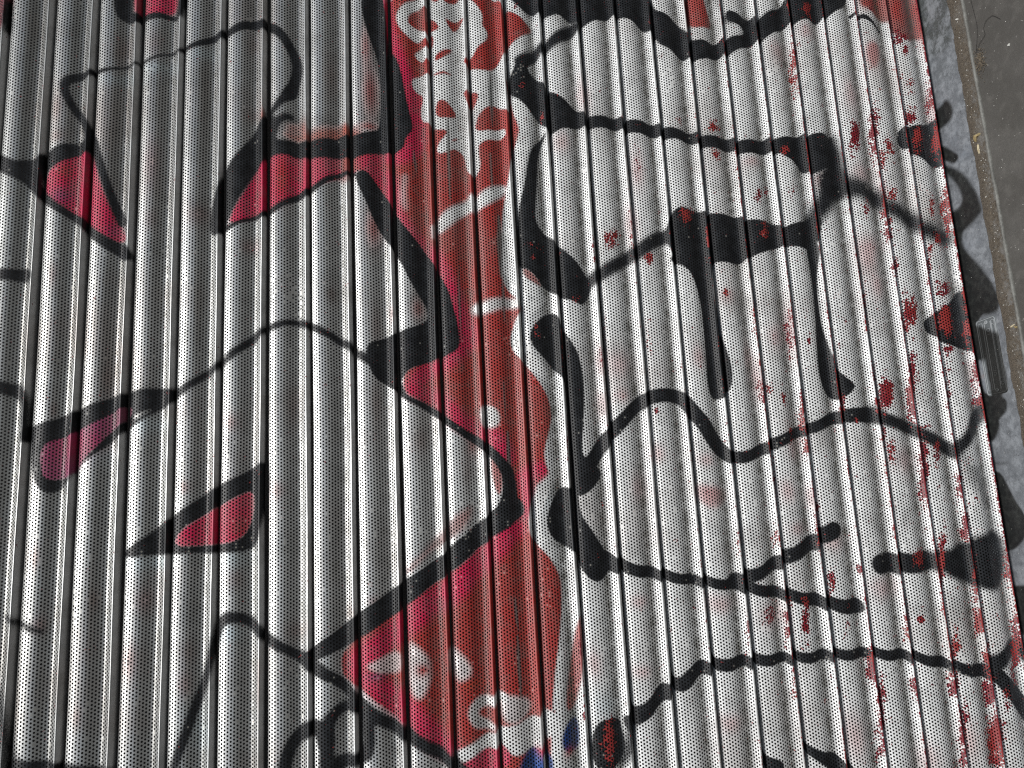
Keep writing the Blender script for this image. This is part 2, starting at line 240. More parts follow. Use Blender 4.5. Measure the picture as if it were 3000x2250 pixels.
poly('C', [(280,70),(330,85),(430,130),(500,115),(580,70),(640,40),(690,-60),(1070,-60),(1050,50),(940,110),(860,160),(820,130),(760,140),(700,160),(640,190),(520,260),(430,300),(310,350),(220,385),(90,390),(-40,390),(-40,230),(50,225),(70,260),(130,265),(200,290),(290,240),(375,240),(400,210),(380,180),(330,160),(285,130)], soft=.05)
line('C', [(215,0,20),(235,60,22),(290,130,26)], soft=.14, op=.5)
line('C', [(-20,880,32),(130,912,38),(250,932,40),(370,950,42),(500,955,45),(600,945,48),(700,950,55),(800,965,60)], soft=.06)
poly('C', [(610,910),(720,885),(860,868),(930,875),(990,960),(1000,1080),(930,1090),(860,1125),(770,1125),(740,1060),(640,1010)], soft=.05)
line('C', [(960,900,30),(985,1000,44),(985,1100,60),(970,1200,80),(930,1290,66),(880,1370,60),(830,1440,50)], soft=.28, op=.88); line('C', [(960,1180,70),(1060,1210,80),(1150,1230,70),(1240,1290,70),(1350,1350,60),(1460,1420,66),(1600,1500,60),(1700,1540,60)], soft=.28, op=.78)
poly('C', [(-50,1330),(80,1370),(200,1382),(330,1402),(450,1425),(560,1440),(640,1475),(720,1450),(820,1430),(880,1400),(905,1440),(885,1560),(830,1625),(740,1600),(660,1595),(560,1625),(420,1670),(370,1720),(220,1690),(-50,1720),(-120,1500)], soft=.05)
poly('F', [(-20,-60),(370,-60),(300,25),(220,25),(190,70),(190,250),(230,400),(270,560),(310,680),(325,800),(300,900),(200,945),(160,850),(150,640),(140,500),(120,300),(60,120),(-10,50),(-100,40)], soft=.05)
poly('F', [(795,-80),(885,-80),(870,100),(880,300),(910,480),(960,640),(1020,760),(1115,830),(1100,870),(1040,925),(960,935),(920,880),(880,780),(865,600),(860,350),(830,100)], soft=.05)
poly('C', [(1385,850),(1450,820),(1560,815),(1640,770),(1670,900),(1690,1030),(1690,1090),(1610,1075),(1560,1040),(1480,990),(1400,955)], soft=.06)
line('C', [(1085,105,10),(1160,112,13),(1220,155,9),(1275,205,6)], soft=.03)
poly('F', [(1560,420),(1630,370),(1740,300),(1780,230),(1830,230),(1890,400),(1910,630),(1800,600),(1700,570),(1640,530),(1575,490)], soft=.05)
line('F', [(1250,960,30),(1270,1000,40)], soft=.15, op=.5)

# -- chips where the red primer shows: (tile, x, y, half width, half height, strength)
CHIPS = [('C',720,420,28,220,.75),('C',1235,860,34,190,1),('C',1110,900,36,110,1),('C',1290,1030,26,80,.7),('C',1410,250,50,60,.8),('C',1440,330,24,40,1),('C',1470,560,30,60,.65),('C',1470,760,40,60,1),
 ('C',1520,890,36,90,1.2),('C',1600,650,26,130,.8),('C',200,830,40,60,.9),('C',665,970,34,40,1),('C',490,1270,30,60,.75),('C',1330,950,24,50,.9),('C',1705,1300,28,110,.95),('C',1330,1500,30,110,.95),('C',1655,1550,30,50,1),
 ('C',1640,900,26,120,1.1),('C',520,1500,34,60,1),('C',1180,1350,24,60,.8),('C',1610,1340,22,80,.8),('C',20,1400,50,60,1),('C',160,1520,18,110,1),('C',1355,1260,24,60,.8),('C',800,60,30,60,1),('C',590,1050,14,60,1),
 ('C',215,1010,34,50,.8),('C',700,1250,30,60,.55),('C',720,450,40,100,.55),('C',1360,990,20,20,.6),('C',1720,1450,18,120,1),('C',1550,1500,16,90,1),('C',1300,1320,18,100,1.1),('C',540,1240,14,40,.7),
 ('F',1690,210,50,60,1),('F',1480,370,44,90,.95),('F',1700,420,50,110,1.25),('F',1720,610,34,40,.9),('F',1315,900,44,110,1.25),('F',1480,850,30,230,1.1),('F',1560,1380,34,240,1.15),('F',1350,1260,30,100,.7),
 ('F',1640,1280,36,90,.9),('F',768,1000,22,170,1),('F',800,1230,24,80,1),('F',505,880,26,120,.95),('F',1440,400,26,140,.95),('F',1250,880,12,160,.9),('F',1040,960,18,80,1),('F',690,500,26,180,.75),('F',1790,1480,28,130,.9),
 ('F',1840,430,20,200,1.1),('F',1890,800,26,160,.6),('F',1430,980,30,60,.4),('F',1600,60,14,200,.8),('F',460,400,12,120,.85),('F',1370,80,26,80,.85),('F',285,235,26,30,.9),('F',1180,350,12,160,.8),('F',1120,1070,16,20,.9),('F',700,1150,14,60,.8),
 ('F',600,1500,12,140,.9),('F',815,560,14,60,.65),('F',560,870,36,40,.6),('F',655,920,20,60,.8),('F',1310,1180,14,250,.7),('F',1720,880,20,200,.65),('F',1920,900,30,100,.75),('F',1520,760,30,90,.45),
 ('I',455,400,18,90,1),('I',660,210,14,20,1),('I',700,570,16,70,1),('I',738,760,18,160,.95),('I',872,170,26,36,1),('I',960,200,12,140,1.15),('I',1100,400,20,60,1.1),('I',1140,660,26,60,1.2),('I',1165,840,32,100,1.3),
 ('I',1130,530,18,50,1),('I',1010,640,22,60,1),('I',1040,840,22,160,.85),('I',555,260,13,50,.9),('I',880,405,13,15,1),('I',832,400,13,70,1),('I',392,400,15,100,.95),('I',1240,500,18,160,.9),('I',1050,50,20,60,1),('I',345,100,16,40,.8),
 ('I',320,380,24,50,.7),('I',410,640,14,60,.7),('I',855,640,20,60,.7),('I',1205,180,14,100,.9),('I',500,50,12,80,1),('I',240,450,8,100,.6),('I',1085,250,16,90,.95),('I',205,120,12,50,.7),('I',610,430,14,50,.6),('I',1010,500,16,60,.9),('I',1200,700,16,60,.5),
 ('B',1745,1550,55,70,1.05),('B',1180,560,30,34,.6),('B',1630,1590,14,60,.9),('B',1920,1070,24,90,.55),('B',1300,780,14,60,.7),('B',1140,50,26,26,.8),('B',2190,790,24,30,.8),('B',1240,1590,40,26,.62),('B',1875,1500,14,120,.7),
 ('E',1265,470,24,80,.62),('E',1520,290,30,30,.62),('E',1710,470,12,80,.7),('E',1430,500,7,220,.9),('E',1465,1200,8,200,.8),('E',2000,560,24,140,.55),('E',1685,700,22,140,.6),('E',1640,20,14,40,1),('E',1990,20,30,40,.9),('E',1240,20,24,20,.9),
 ('E',1800,900,40,40,.4),('E',2040,1000,16,30,.9),('H',993,850,30,90,1.15),('H',885,500,6,120,.7),('H',900,700,5,120,.7)]
CH = []
for t, x, y, rx, ry, s in CHIPS:
    c = at(*px(t, x, y)); a = at(*px(t, x + rx, y)); b = at(*px(t, x, y + ry))
    CH.append((c[0], c[1], abs(a[0] - c[0]), math.hypot(b[0]-c[0], b[1]-c[1]), s, (b[0]-c[0]) / (b[1]-c[1])))

# ---- materials
def mat(name):
    m = bpy.data.materials.new(name); m.use_nodes = True; nt = m.node_tree; b = nt.nodes['Principled BSDF']; return m, nt, b
class NT:
    def __init__(s, nt): s.nt = nt
    def n(s, typ, **kw):
        o = s.nt.nodes.new(typ)
        for k, v in kw.items(): setattr(o, k, v)
        return o
    def put(s, sock, v):
        if isinstance(v, (int, float, tuple)): sock.default_value = v
        else: s.nt.links.new(v, sock)
    def m(s, op, a, b=None, c=None, clamp=False):
        o = s.n('ShaderNodeMath', operation=op, use_clamp=clamp)
        for i, v in enumerate((a, b, c)):
            if v is not None: s.put(o.inputs[i], v)
        return o.outputs[0]
    def noise(s, vec, scale, detail=2, rough=.5, dist=0):
        o = s.n('ShaderNodeTexNoise'); s.put(o.inputs['Vector'], vec); o.inputs['Scale'].default_value = scale
        o.inputs['Detail'].default_value = detail; o.inputs['Roughness'].default_value = rough; o.inputs['Distortion'].default_value = dist; return o.outputs['Fac']
    def mix(s, f, a, b):
        o = s.n('ShaderNodeMix', data_type='RGBA'); s.put(o.inputs[0], f); s.put(o.inputs[6], a); s.put(o.inputs[7], b); return o.outputs[2]
    def ramp(s, v, a, b):    # smooth 0..1 between a and b
        o = s.n('ShaderNodeMapRange', interpolation_type='SMOOTHSTEP'); s.put(o.inputs[0], v); o.inputs[1].default_value = a; o.inputs[2].default_value = b; return o.outputs[0]
    def attr(s, name, out='Fac'): return s.n('ShaderNodeAttribute', attribute_name=name).outputs[out]

def slat_material():
    m, nt, b = mat('sprayed_perforated_metal'); N = NT(nt)
    geo = N.n('ShaderNodeTexCoord').outputs['Object']
    uv = N.n('ShaderNodeUVMap', uv_map='holes'); sep = N.n('ShaderNodeSeparateXYZ'); N.put(sep.inputs[0], uv.outputs[0])
    U, V = sep.outputs[0], sep.outputs[1]
    ku = N.m('FLOOR', N.m('ADD', U, .5)); fu = N.m('SUBTRACT', U, ku)
    off = N.m('MULTIPLY', N.m('MODULO', N.m('ADD', ku, 1000.0), 2.0), .5)
    vv = N.m('ADD', V, off); kv = N.m('FLOOR', N.m('ADD', vv, .5)); fv = N.m('SUBTRACT', vv, kv)
    d = N.m('SQRT', N.m('ADD', N.m('MULTIPLY', N.m('MULTIPLY', fu, .875), N.m('MULTIPLY', fu, .875)), N.m('MULTIPLY', fv, fv)))
    band = N.m('MULTIPLY', N.m('GREATER_THAN', U, -.5), N.m('LESS_THAN', U, 14.5))
    cell = N.n('ShaderNodeCombineXYZ'); N.put(cell.inputs[0], ku); N.put(cell.inputs[1], kv)
    wn = N.n('ShaderNodeTexWhiteNoise', noise_dimensions='2D'); N.put(wn.inputs['Vector'], cell.outputs[0])
    rad = N.m('ADD', .27, N.m('MULTIPLY', wn.outputs['Value'], .03))
    hole = N.m('MULTIPLY', N.m('LESS_THAN', d, rad), band)
    cl = N.ramp(N.noise(geo, 9, 3), .60, .72)                    # clusters of holes clogged with paint
    clog = N.m('LESS_THAN', wn.outputs['Value'], N.m('ADD', .004, N.m('MULTIPLY', cl, .22)))
    hole_open = N.m('MULTIPLY', hole, N.m('SUBTRACT', 1.0, clog))
    # paint
    n1 = N.noise(geo, 420, 4, .75); n2 = N.noise(geo, 55, 4, .6); n3 = N.noise(geo, 5, 3, .55); n4 = N.noise(geo, 160, 3, .7)
    st = N.n('ShaderNodeMapping'); st.inputs['Scale'].default_value = (18, 1, 260); N.put(st.inputs[0], geo)
    base = N.attr('paint', 'Color')
    base = N.mix(N.m('MULTIPLY', N.ramp(n3, .47, .72), .34), base, (.27, .19, .165, 1))
    g8 = N.noise(geo, 11, 4, .6)
    base = N.mix(N.m('MULTIPLY', N.ramp(g8, .50, .70), .30), base, (.15, .15, .14, 1))
    base = N.mix(N.m('MULTIPLY', N.ramp(n2, .42, .8), .28), base, (.22, .22, .20, 1))
    streak = N.noise(st.outputs[0], 1.0, 3, .6)
    base = N.mix(N.m('MULTIPLY', N.ramp(streak, .52, .75), .18), base, (.12, .12, .11, 1))
    dirt = N.attr('dirt')  # crease grime together with painted shade
    base = N.mix(N.m('MULTIPLY', dirt, N.ramp(N.m('ADD', n1, N.m('MULTIPLY', n2, .5)), .45, .9)), base, (.07, .065, .05, 1))  # darkens by crease grime and painted shade alike
    sp = N.m('ADD', N.attr('spray'), N.m('MULTIPLY', N.m('SUBTRACT', n1, .5), .9))
    sp = N.ramp(sp, .10, .80)
    blackc = N.mix(N.ramp(n2, .35, .7), (.011, .012, .014, 1), (.022, .024, .027, 1))
    base = N.mix(sp, base, blackc)
    speck = N.m('MULTIPLY', N.m('GREATER_THAN', n4, .70), .55)
    base = N.mix(N.m('MULTIPLY', speck, N.m('SUBTRACT', 1.0, sp)), base, (.05, .045, .04, 1))
    n5 = N.noise(geo, 260, 2, .6); n6 = N.noise(geo, 60, 3, .6)
    ch = N.m('ADD', N.attr('chip'), N.m('ADD', N.m('MULTIPLY', N.m('SUBTRACT', n5, .5), 2.3), N.m('MULTIPLY', N.m('SUBTRACT', n6, .5), 1.9)))
    ch = N.ramp(ch, .63, .70)
    redc = N.mix(sp, (.19, .010, .018, 1), (.30, .035, .032, 1)); redc = N.mix(N.ramp(n3, .48, .62), redc, (.27, .028, .026, 1))
    base = N.mix(ch, base, redc)
    base = N.mix(N.m('MULTIPLY', hole, .35), base, (.75, .72, .62, 1))     # pale glint painted into the clogged holes
    rim = N.m('MULTIPLY', N.m('SUBTRACT', 1.0, N.ramp(d, .28, .34)), band)
    base = N.mix(N.m('MULTIPLY', rim, .35), base, (.01, .01, .01, 1))
    N.put(b.inputs['Base Color'], base)
    N.put(b.inputs['Roughness'], N.m('ADD', N.m('SUBTRACT', .38, N.m('MULTIPLY', N.attr('metal'), .06)), N.m('MULTIPLY', n2, .2))); N.put(b.inputs['Specular IOR Level'], N.m('SUBTRACT', .5, N.m('MULTIPLY', sp, .2)))
    N.put(b.inputs['Metallic'], N.m('MULTIPLY', N.attr('metal'), N.m('SUBTRACT', 1.0, N.m('MAXIMUM', sp, ch))))
    bump = N.n('ShaderNodeBump'); bump.inputs['Strength'].default_value = .25; bump.inputs['Distance'].default_value = .0006
    N.put(bump.inputs['Height'], N.m('ADD', N.m('ADD', n1, n2), N.m('MULTIPLY', ch, -.6))); N.put(b.inputs['Normal'], bump.outputs[0])
    tr = N.n('ShaderNodeBsdfTransparent'); mx = N.n('ShaderNodeMixShader'); N.put(mx.inputs[0], hole_open)
    nt.links.new(b.outputs[0], mx.inputs[1]); nt.links.new(tr.outputs[0], mx.inputs[2])
    nt.links.new(mx.outputs[0], nt.nodes['Material Output'].inputs[0]); return m
M_slat = slat_material()

def simple(name, c1, c2, scale, rough=.8, bump=.3, bscale=200, dist=.001, metallic=0):
    m, nt, b = mat(name); N = NT(nt); g = N.n('ShaderNodeTexCoord').outputs['Object']
    a = N.noise(g, scale, 5, .65); f = N.noise(g, bscale, 4, .7)
    N.put(b.inputs['Base Color'], N.mix(N.ramp(N.m('ADD', N.m('MULTIPLY', a, .6), N.m('MULTIPLY', f, .4)), .35, .65), c1, c2))
    b.inputs['Roughness'].default_value = rough; b.inputs['Metallic'].default_value = metallic
    bp = N.n('ShaderNodeBump'); bp.inputs['Strength'].default_value = bump; bp.inputs['Distance'].default_value = dist
    N.put(bp.inputs['Height'], f); N.put(b.inputs['Normal'], bp.outputs[0]); return m
M_dark = simple('dark_interior', (.004, .004, .004, 1), (.007, .006, .006, 1), 5)
M_rim = simple('worn_steel_edge', (.10, .098, .088, 1), (.22, .22, .20, 1), 30, .6, .6, 260, .0015)
M_straw = simple('dry_straw', (.42, .34, .20, 1), (.62, .55, .38, 1), 60, .8)
M_foil = simple('gold_foil', (.55, .42, .18, 1), (.75, .62, .35, 1), 80, .35, metallic=.6)
M_white = simple('pale_flake', (.5, .5, .46, 1), (.75, .74, .68, 1), 80, .7)
M_hair = simple('dark_fibre', (.02, .018, .015, 1), (.03, .027, .022, 1), 80, .6)
M_grit = simple('brown_grit', (.05, .04, .028, 1), (.19, .155, .11, 1), 90, .9, .6)

def pavement_material():
    m, nt, b = mat('grey_pavement'); N = NT(nt); g = N.n('ShaderNodeTexCoord').outputs['Object']
    a = N.noise(g, 7, 5, .6); f = N.noise(g, 330, 4, .75); s = N.noise(g, 90, 2, .5); mm = N.noise(g, 28, 4, .65)
    c = N.mix(N.ramp(a, .35, .65), (.078, .074, .066, 1), (.108, .103, .094, 1))
    st2 = N.noise(g, 2.2, 6, .7)
    c = N.mix(N.m('MULTIPLY', N.ramp(st2, .5, .62), .35), c, (.05, .046, .04, 1))
    c = N.mix(N.m('MULTIPLY', N.ramp(mm, .5, .72), .45), c, (.145, .138, .125, 1))
    c = N.mix(N.m('MULTIPLY', N.ramp(f, .35, .7), .45), c, (.055, .052, .046, 1))
    c = N.mix(N.m('MULTIPLY', N.ramp(s, .71, .75), .7), c, (.26, .25, .23, 1))
    N.put(b.inputs['Base Color'], c); b.inputs['Roughness'].default_value = .75
    bp = N.n('ShaderNodeBump'); bp.inputs['Strength'].default_value = .5; bp.inputs['Distance'].default_value = .0012
    N.put(bp.inputs['Height'], N.m('ADD', f, mm)); N.put(b.inputs['Normal'], bp.outputs[0]); return m
M_pave = pavement_material()

def sill_material():
    m, nt, b = mat('sprayed_dirty_sill'); N = NT(nt); g = N.n('ShaderNodeTexCoord').outputs['Object']
    f = N.noise(g, 420, 5, .75); s = N.noise(g, 70, 4, .7); big = N.noise(g, 12, 4, .6); sp2 = N.noise(g, 190, 3, .6)
    c = N.attr('paint', 'Color')
    mot = N.noise(g, 26, 5, .75)
    c = N.mix(N.m('MULTIPLY', N.ramp(mot, .42, .62), .7), c, (.29, .31, .33, 1))
    c = N.mix(N.m('MULTIPLY', N.ramp(s, .42, .72), .6), c, (.06, .066, .072, 1))
    c = N.mix(N.m('MULTIPLY', N.ramp(f, .4, .75), .25), c, (.34, .36, .39, 1))
    k = N.ramp(N.m('ADD', N.attr('spray'), N.m('ADD', N.m('MULTIPLY', N.m('SUBTRACT', f, .5), 1.1), N.m('MULTIPLY', N.m('SUBTRACT', mot, .5), .9))), .1, .9)
    c = N.mix(k, c, N.mix(N.ramp(s, .4, .7), (.011, .012, .012, 1), (.028, .030, .028, 1)))
    c = N.mix(N.m('MULTIPLY', N.m('GREATER_THAN', sp2, .68), .6), c, (.02, .02, .018, 1))
    c = N.mix(N.m('MULTIPLY', N.m('LESS_THAN', sp2, .27), .5), c, (.24, .23, .20, 1))
    d = N.attr('dirt')
    dm = N.ramp(N.m('ADD', d, N.m('ADD', N.m('MULTIPLY', N.m('SUBTRACT', s, .5), .8), N.m('MULTIPLY', N.m('SUBTRACT', big, .5), .8))), .38, .62)
    dc = N.mix(N.ramp(f, .32, .66), (.034, .027, .019, 1), (.15, .125, .095, 1))
    crust = N.m('MULTIPLY', N.attr('crust'), N.ramp(N.m('ADD', s, N.m('MULTIPLY', big, .6)), .70, .95))
    dc = N.mix(N.m('MAXIMUM', crust, N.m('MULTIPLY', N.ramp(big, .55, .7), .5)), dc, N.mix(f, (.07, .065, .058, 1), (.26, .25, .23, 1)))
    c = N.mix(dm, c, dc)
    N.put(b.inputs['Base Color'], c); N.put(b.inputs['Roughness'], N.m('ADD', .5, N.m('MULTIPLY', dm, .4)))
    bp = N.n('ShaderNodeBump'); bp.inputs['Strength'].default_value = .7; bp.inputs['Distance'].default_value = .002
    N.put(bp.inputs['Height'], N.m('ADD', N.m('MULTIPLY', f, N.m('ADD', .25, dm)), N.m('MULTIPLY', s, .3))); N.put(b.inputs['Normal'], bp.outputs[0]); return m
M_sill = sill_material()

# ---- mesh helpers
col = bpy.context.scene.collection
def grid_mesh(name, P, attrs, material, parent=None, uv=None):
    r, c = P.shape[:2]; me = bpy.data.meshes.new(name)
    idx = np.arange(r * c).reshape(r, c)
    q = np.stack([idx[:-1, :-1], idx[1:, :-1], idx[1:, 1:], idx[:-1, 1:]], -1).reshape(-1, 4)
    me.vertices.add(r * c); me.vertices.foreach_set('co', P.reshape(-1).astype(np.float32))
    me.loops.add(q.size); me.loops.foreach_set('vertex_index', q.reshape(-1).astype(np.int32))
    me.polygons.add(len(q)); me.polygons.foreach_set('loop_start', np.arange(0, q.size, 4, dtype=np.int32))
    me.polygons.foreach_set('use_smooth', np.ones(len(q), bool)); me.update(calc_edges=True)
    for k, a in attrs.items():
        if a.ndim == 3:
            t = me.attributes.new(k, 'FLOAT_COLOR', 'POINT'); t.data.foreach_set('color', np.concatenate([a, np.ones(a.shape[:2] + (1,))], -1).reshape(-1).astype(np.float32))
        else:
            t = me.attributes.new(k, 'FLOAT', 'POINT'); t.data.foreach_set('value', a.reshape(-1).astype(np.float32))
    if uv is not None:
        l = me.uv_layers.new(name='holes'); l.data.foreach_set('uv', uv.reshape(-1, 2)[q.reshape(-1)].reshape(-1).astype(np.float32))
    me.materials.append(material); o = bpy.data.objects.new(name, me); col.objects.link(o); o.parent = parent; return o
def raw(name, vs, fs, material, parent=None, smooth=False):
    me = bpy.data.meshes.new(name); me.from_pydata(vs, [], fs); me.materials.append(material); me.update()
    if smooth: me.polygons.foreach_set('use_smooth', [True] * len(me.polygons))
    o = bpy.data.objects.new(name, me); col.objects.link(o); o.parent = parent; return o
def tag(o, label=None, cat=None, group=None, kind=None):
    if label: o['label'] = label
    if cat: o['category'] = cat
    if group: o['group'] = group
    if kind: o['kind'] = kind

# ---- the shutter
kx = [.033,.080,.1325,.196,.259,.325,.392,.457,.520,.580,.643,.703,.761,.803,.8475]
kh = [-.027,.000,.028,.047,.058,.063,.060,.046,.023,.001,-.014,-.021,-.004,.026,.064]
prof = [(.016,-.16,-1.6),(.018,-.11,-1.3),(.022,-.07,-1.0),(.027,-.045,-.6)]
def cr(a, b, c, d): return .5625 * (b + c) - .0625 * (a + d)
for k in range(15):
    prof.append((kx[k], kh[k], k))
    if k < 14:
        i = [max(k-1, 0), k, k+1, min(k+2, 14)]; prof.append((cr(*[kx[j] for j in i]), cr(*[kh[j] for j in i]), k + .5))
prof += [(.862,.076,14.45),(.872,.084,14.7),(.881,.088,14.9),(.889,.090,15.1),(.897,.088,15.3),(.904,.084,15.5),(.910,.077,15.7),(.924,.055,16),(.938,.030,16.5),(.952,.004,17),(.962,-.02,17.2),(.966,-.05,17.4),(.968,-.16,18)]
prof = np.array(prof)
shutter = bpy.data.objects.new('roller_shutter', None); col.objects.link(shutter); shutter.location = (0, 0, 0)
tag(shutter, 'silver perforated roller shutter covered in black, red and pink graffiti, chipped near the sill', 'roller shutter')
NR = 760
# rows are denser where they are seen smaller
vrow = V0 + (V1 - V0) * np.linspace(0, 1, NR)
DENTS = {2: [(-3, .3, .5, .02)], 5: [(1.5, .35, .35, .025)], 8: [(-6, .3, .4, .02)], 11: [(2.4, .4, .3, .02)], 15: [(-2, .35, .5, .025)], 18: [(3, .3, .35, .03)], 20: [(-5, .35, .3, .02)], 22: [(0.6, .35, .5, .03)]}
for n in range(NMIN, NMAX):
    jx, jz, tl = rng.normal(0, .007) - (.05 if n == 22 else .09 if n == 23 else 0), rng.normal(0, .008), rng.normal(0, .008)
    Vg, PX = np.meshgrid(vrow, prof[:, 0], indexing='ij'); PH = np.tile(prof[:, 1], (NR, 1)); UK = np.tile(prof[:, 2], (NR, 1))
    wob = .007 * np.sin(Vg * .5 + n * 1.9) + .004 * np.sin(Vg * 1.3 + n * 2.7)
    dent = .010 * np.sin(Vg * .37 + n * .8) * np.sin(PX * 3.1)
    for dv, dx, dr, da in DENTS.get(n, ()): dent = dent - da * np.exp(-((Vg - dv) / dr) ** 2 - ((PX - dx) / .28) ** 2)
    if 12 <= n <= 13: dent = dent + .012 * np.sin(Vg * .9 + 1)
    X = n + PX + jx + wob; H = PH + jz + dent + tl * (PX - .5) * 2 * 0.6
    if n == NMAX - 1: pass
    pts = np.stack([-Vg * S, -H * S, (N0 - X) * S], -1)
    base = np.array([.82, .83, .82]) if n >= 13 else np.array([.40, .41, .405]) + .34 * max(n, 0) / 13  # greyer silver higher up; also paints in the light fading towards the top
    kk = -.085 * (Vg + 2) * np.clip((n - 7) / 5, 0, 1)      # the paint was sprayed from about head height, so it slants over each bulge
    colr, K = evaluate(X, Vg + kk * (PH - .02), MARKS, base)
    colr = np.where((UK > 15.6)[..., None] & (np.abs(colr[..., :1] - colr[..., 1:2]) < .08) & (n < 13), .82, colr)   # unpainted interlock face, colour raised in place of bounced light
    chip = np.zeros(X.shape)
    for cx, cy, rx, ry, s, sl in CH:
        m = (np.abs(X - cx) < 3 * rx + .3) & (np.abs(Vg - cy) < 2.2 * ry)
        if m.any():
            xx = X[m] - cx - (Vg[m] - cy) * sl
            chip[m] = np.maximum(chip[m], s * .92 * np.exp(-.9 * (np.abs(xx / rx) ** 2.4 + np.abs((Vg[m] - cy) / ry) ** 2.4)))
    # bare lips: the edge of each slat is rubbed through to the red primer further down the shutter
    low = np.clip((n - 11) / 10, 0, 1); prow = .5 + .5 * np.sin(Vg * .8 + n * 2.1) * np.sin(Vg * .31 + n)
    lip = np.exp(-((PX - .905) / .03) ** 2) * (.15 + .75 * low) * (.35 + .75 * prow)
    lip = lip * (1.3 if n in (17, 19, 21, 22) else .9) * (n >= 13) + np.exp(-((PX - .91) / .02) ** 2) * .35 * (n >= 17)
    if n == 23: lip = np.exp(-((PX - .90) / .045) ** 2) * .95
    chip = np.maximum(chip, lip)
    chip += .12 * low * (K < .5)
    dirt = .95 * np.exp(-((PX - .64) / .10) ** 2) * (.35 + .65 * (n > 11)) + (n < 11) * .55 * np.exp(-((PX - .77) / .07) ** 2) + .6 * np.clip(1 - PX / .06, 0, 1)  # crease grime, plus shade painted onto down-facing sides and upper-slat slopes
    metal = np.where(UK > 15.6, .1, .78) * np.clip((15 - n) / 8, .10, 1) * (np.abs(colr[..., 0] - colr[..., 1]) < .08) * np.where((colr[..., 1] > .76) & (n < 13), 0, 1)
    uv = np.stack([UK, Vg / PITCH + n * .37], -1)
    grid_mesh('slat' if n < NMAX - 1 else 'bottom_slat', pts, dict(paint=colr, spray=K, chip=chip, dirt=dirt, metal=metal), M_slat, shutter, uv)  # dirt holds crease grime and painted shade

# dark shop behind the holes
a = raw('shop_interior', [w(-4, V0 - 1, 1.2), w(-4, V1 + 1, 1.2), w(N0 + .3, V1 + 1, 1.2), w(N0 + .3, V0 - 1, 1.2)], [(0, 1, 2, 3)], M_dark); tag(a, kind='structure')

# ---- sill plate (horizontal), seen past the lowest slat
BASE = (.14, .151, .163)
s_ = dict(L=SILL_MARKS, f=at_sill)
COL.update(sgreen=(.055, .062, .058), slight=(.22, .245, .275), rust=(.20, .09, .05), sgrey=(.10, .11, .115))
poly('W', [(1000,-200),(1420,-200),(1440,100),(1440,400),(1380,520),(1260,600),(1160,620),(1080,300)], 'sgreen', .15, **s_)
poly('W', [(1200,600),(1420,620),(1470,800),(1330,900),(1230,760)], 'sgrey', .2, .6, **s_)
poly('W', [(1230,1190),(1300,1160),(1370,1060),(1430,1130),(1450,1220),(1400,1330),(1300,1400),(1240,1430)], soft=.13, **s_)
blob('W', 1330, 1120, 50, 60, 'slight', .7, **s_); blob('S', 760, 330, 60, 160, 'slight', .6, **s_); blob('S', 800, 1200, 80, 160, 'slight', .6, **s_); blob('S', 640, 140, 90, 90, 'slight', .6, **s_)
poly('S', [(500,260),(560,262),(640,310),(695,345),(680,400),(640,430),(600,410),(540,400)], soft=.09, **s_)
poly('S', [(540,440),(620,460),(700,500),(780,570),(850,680),(900,800),(920,880),(900,930),(800,1030),(735,1090),(720,1160),(760,1280),(880,1400),(960,1500),(1050,1640),(1100,1800),(1040,1900),(800,1900),(700,1659),(640,1100),(610,900),(680,880),(735,790),(700,680),(640,590),(570,540)], soft=.13, **s_)
blob('S', 760, 1540, 60, 80, 'sgrey', .8, **s_)
poly('T', [(560,-60),(760,-60),(740,80),(690,160),(690,230),(800,300),(880,420),(950,520),(1000,700),(1040,850),(1040,1000),(960,1080),(1040,1120),(1040,1260),(950,1350),(880,1480),(830,1600),(780,1600),(720,1100),(620,600),(580,300)], soft=.08, **s_)
poly('T', [(680,640),(740,650),(800,760),(830,900),(830,1030),(770,1060),(720,900)], 'slight', .08, .9, over=True, **s_)
blob('T', 785, 830, 22, 100, 'rust', .95, **s_); blob('T', 740, 300, 30, 60, 'sgrey', .9, **s_)
poly('U', [(500,-30),(640,-60),(620,60),(570,130),(540,100)], soft=.09, **s_); line('U', [(560,290,20),(640,300,20),(700,290,14)], soft=.12, op=.6, **s_)
poly('U', [(570,360),(640,365),(700,480),(760,600),(830,700),(860,800),(830,930),(745,1000),(690,1010),(650,750)], soft=.07, **s_)
poly('U', [(730,1280),(780,1290),(900,1280),(900,1700),(800,1700)], soft=.07, **s_)
NV, ND = 1150, 190
vg, dg = np.meshgrid(np.linspace(V0 - .5, V1 + .5, NV), np.linspace(.9, -1.30, ND), indexing='ij')
cs, ks = evaluate(vg, dg, SILL_MARKS, BASE)
edge = -.845 + .02 * np.sin(vg * 3) + .012 * np.sin(vg * 9 + 1)
dirt = sstep((edge - dg + .06) / .12) * .9 + .35 * np.clip(1 - (dg + 1.30) / .12, 0, 1)
dirt = dirt + .35 * sstep((edge - dg + .5) / .5) * sstep((4.5 - vg) / 3) * 0.3
ks = ks * (1 - sstep((edge - dg) / .06))
cs = cs * (1 + .0 * dirt[..., None]); cs = np.where((edge - dg)[..., None] > .02, np.array([.10, .095, .082]), cs)
top = (.006 * sstep((edge - dg) / .15)) * (1 + .5 * np.sin(vg * 5) * np.sin(vg * 1.7))
P = np.stack([-vg * S, dg * S, top * S * 2], -1)
sill = bpy.data.objects.new('door_sill', None); col.objects.link(sill)
tag(sill, 'steel door sill with grey and black overspray and brown dirt along its outer half', 'door sill')
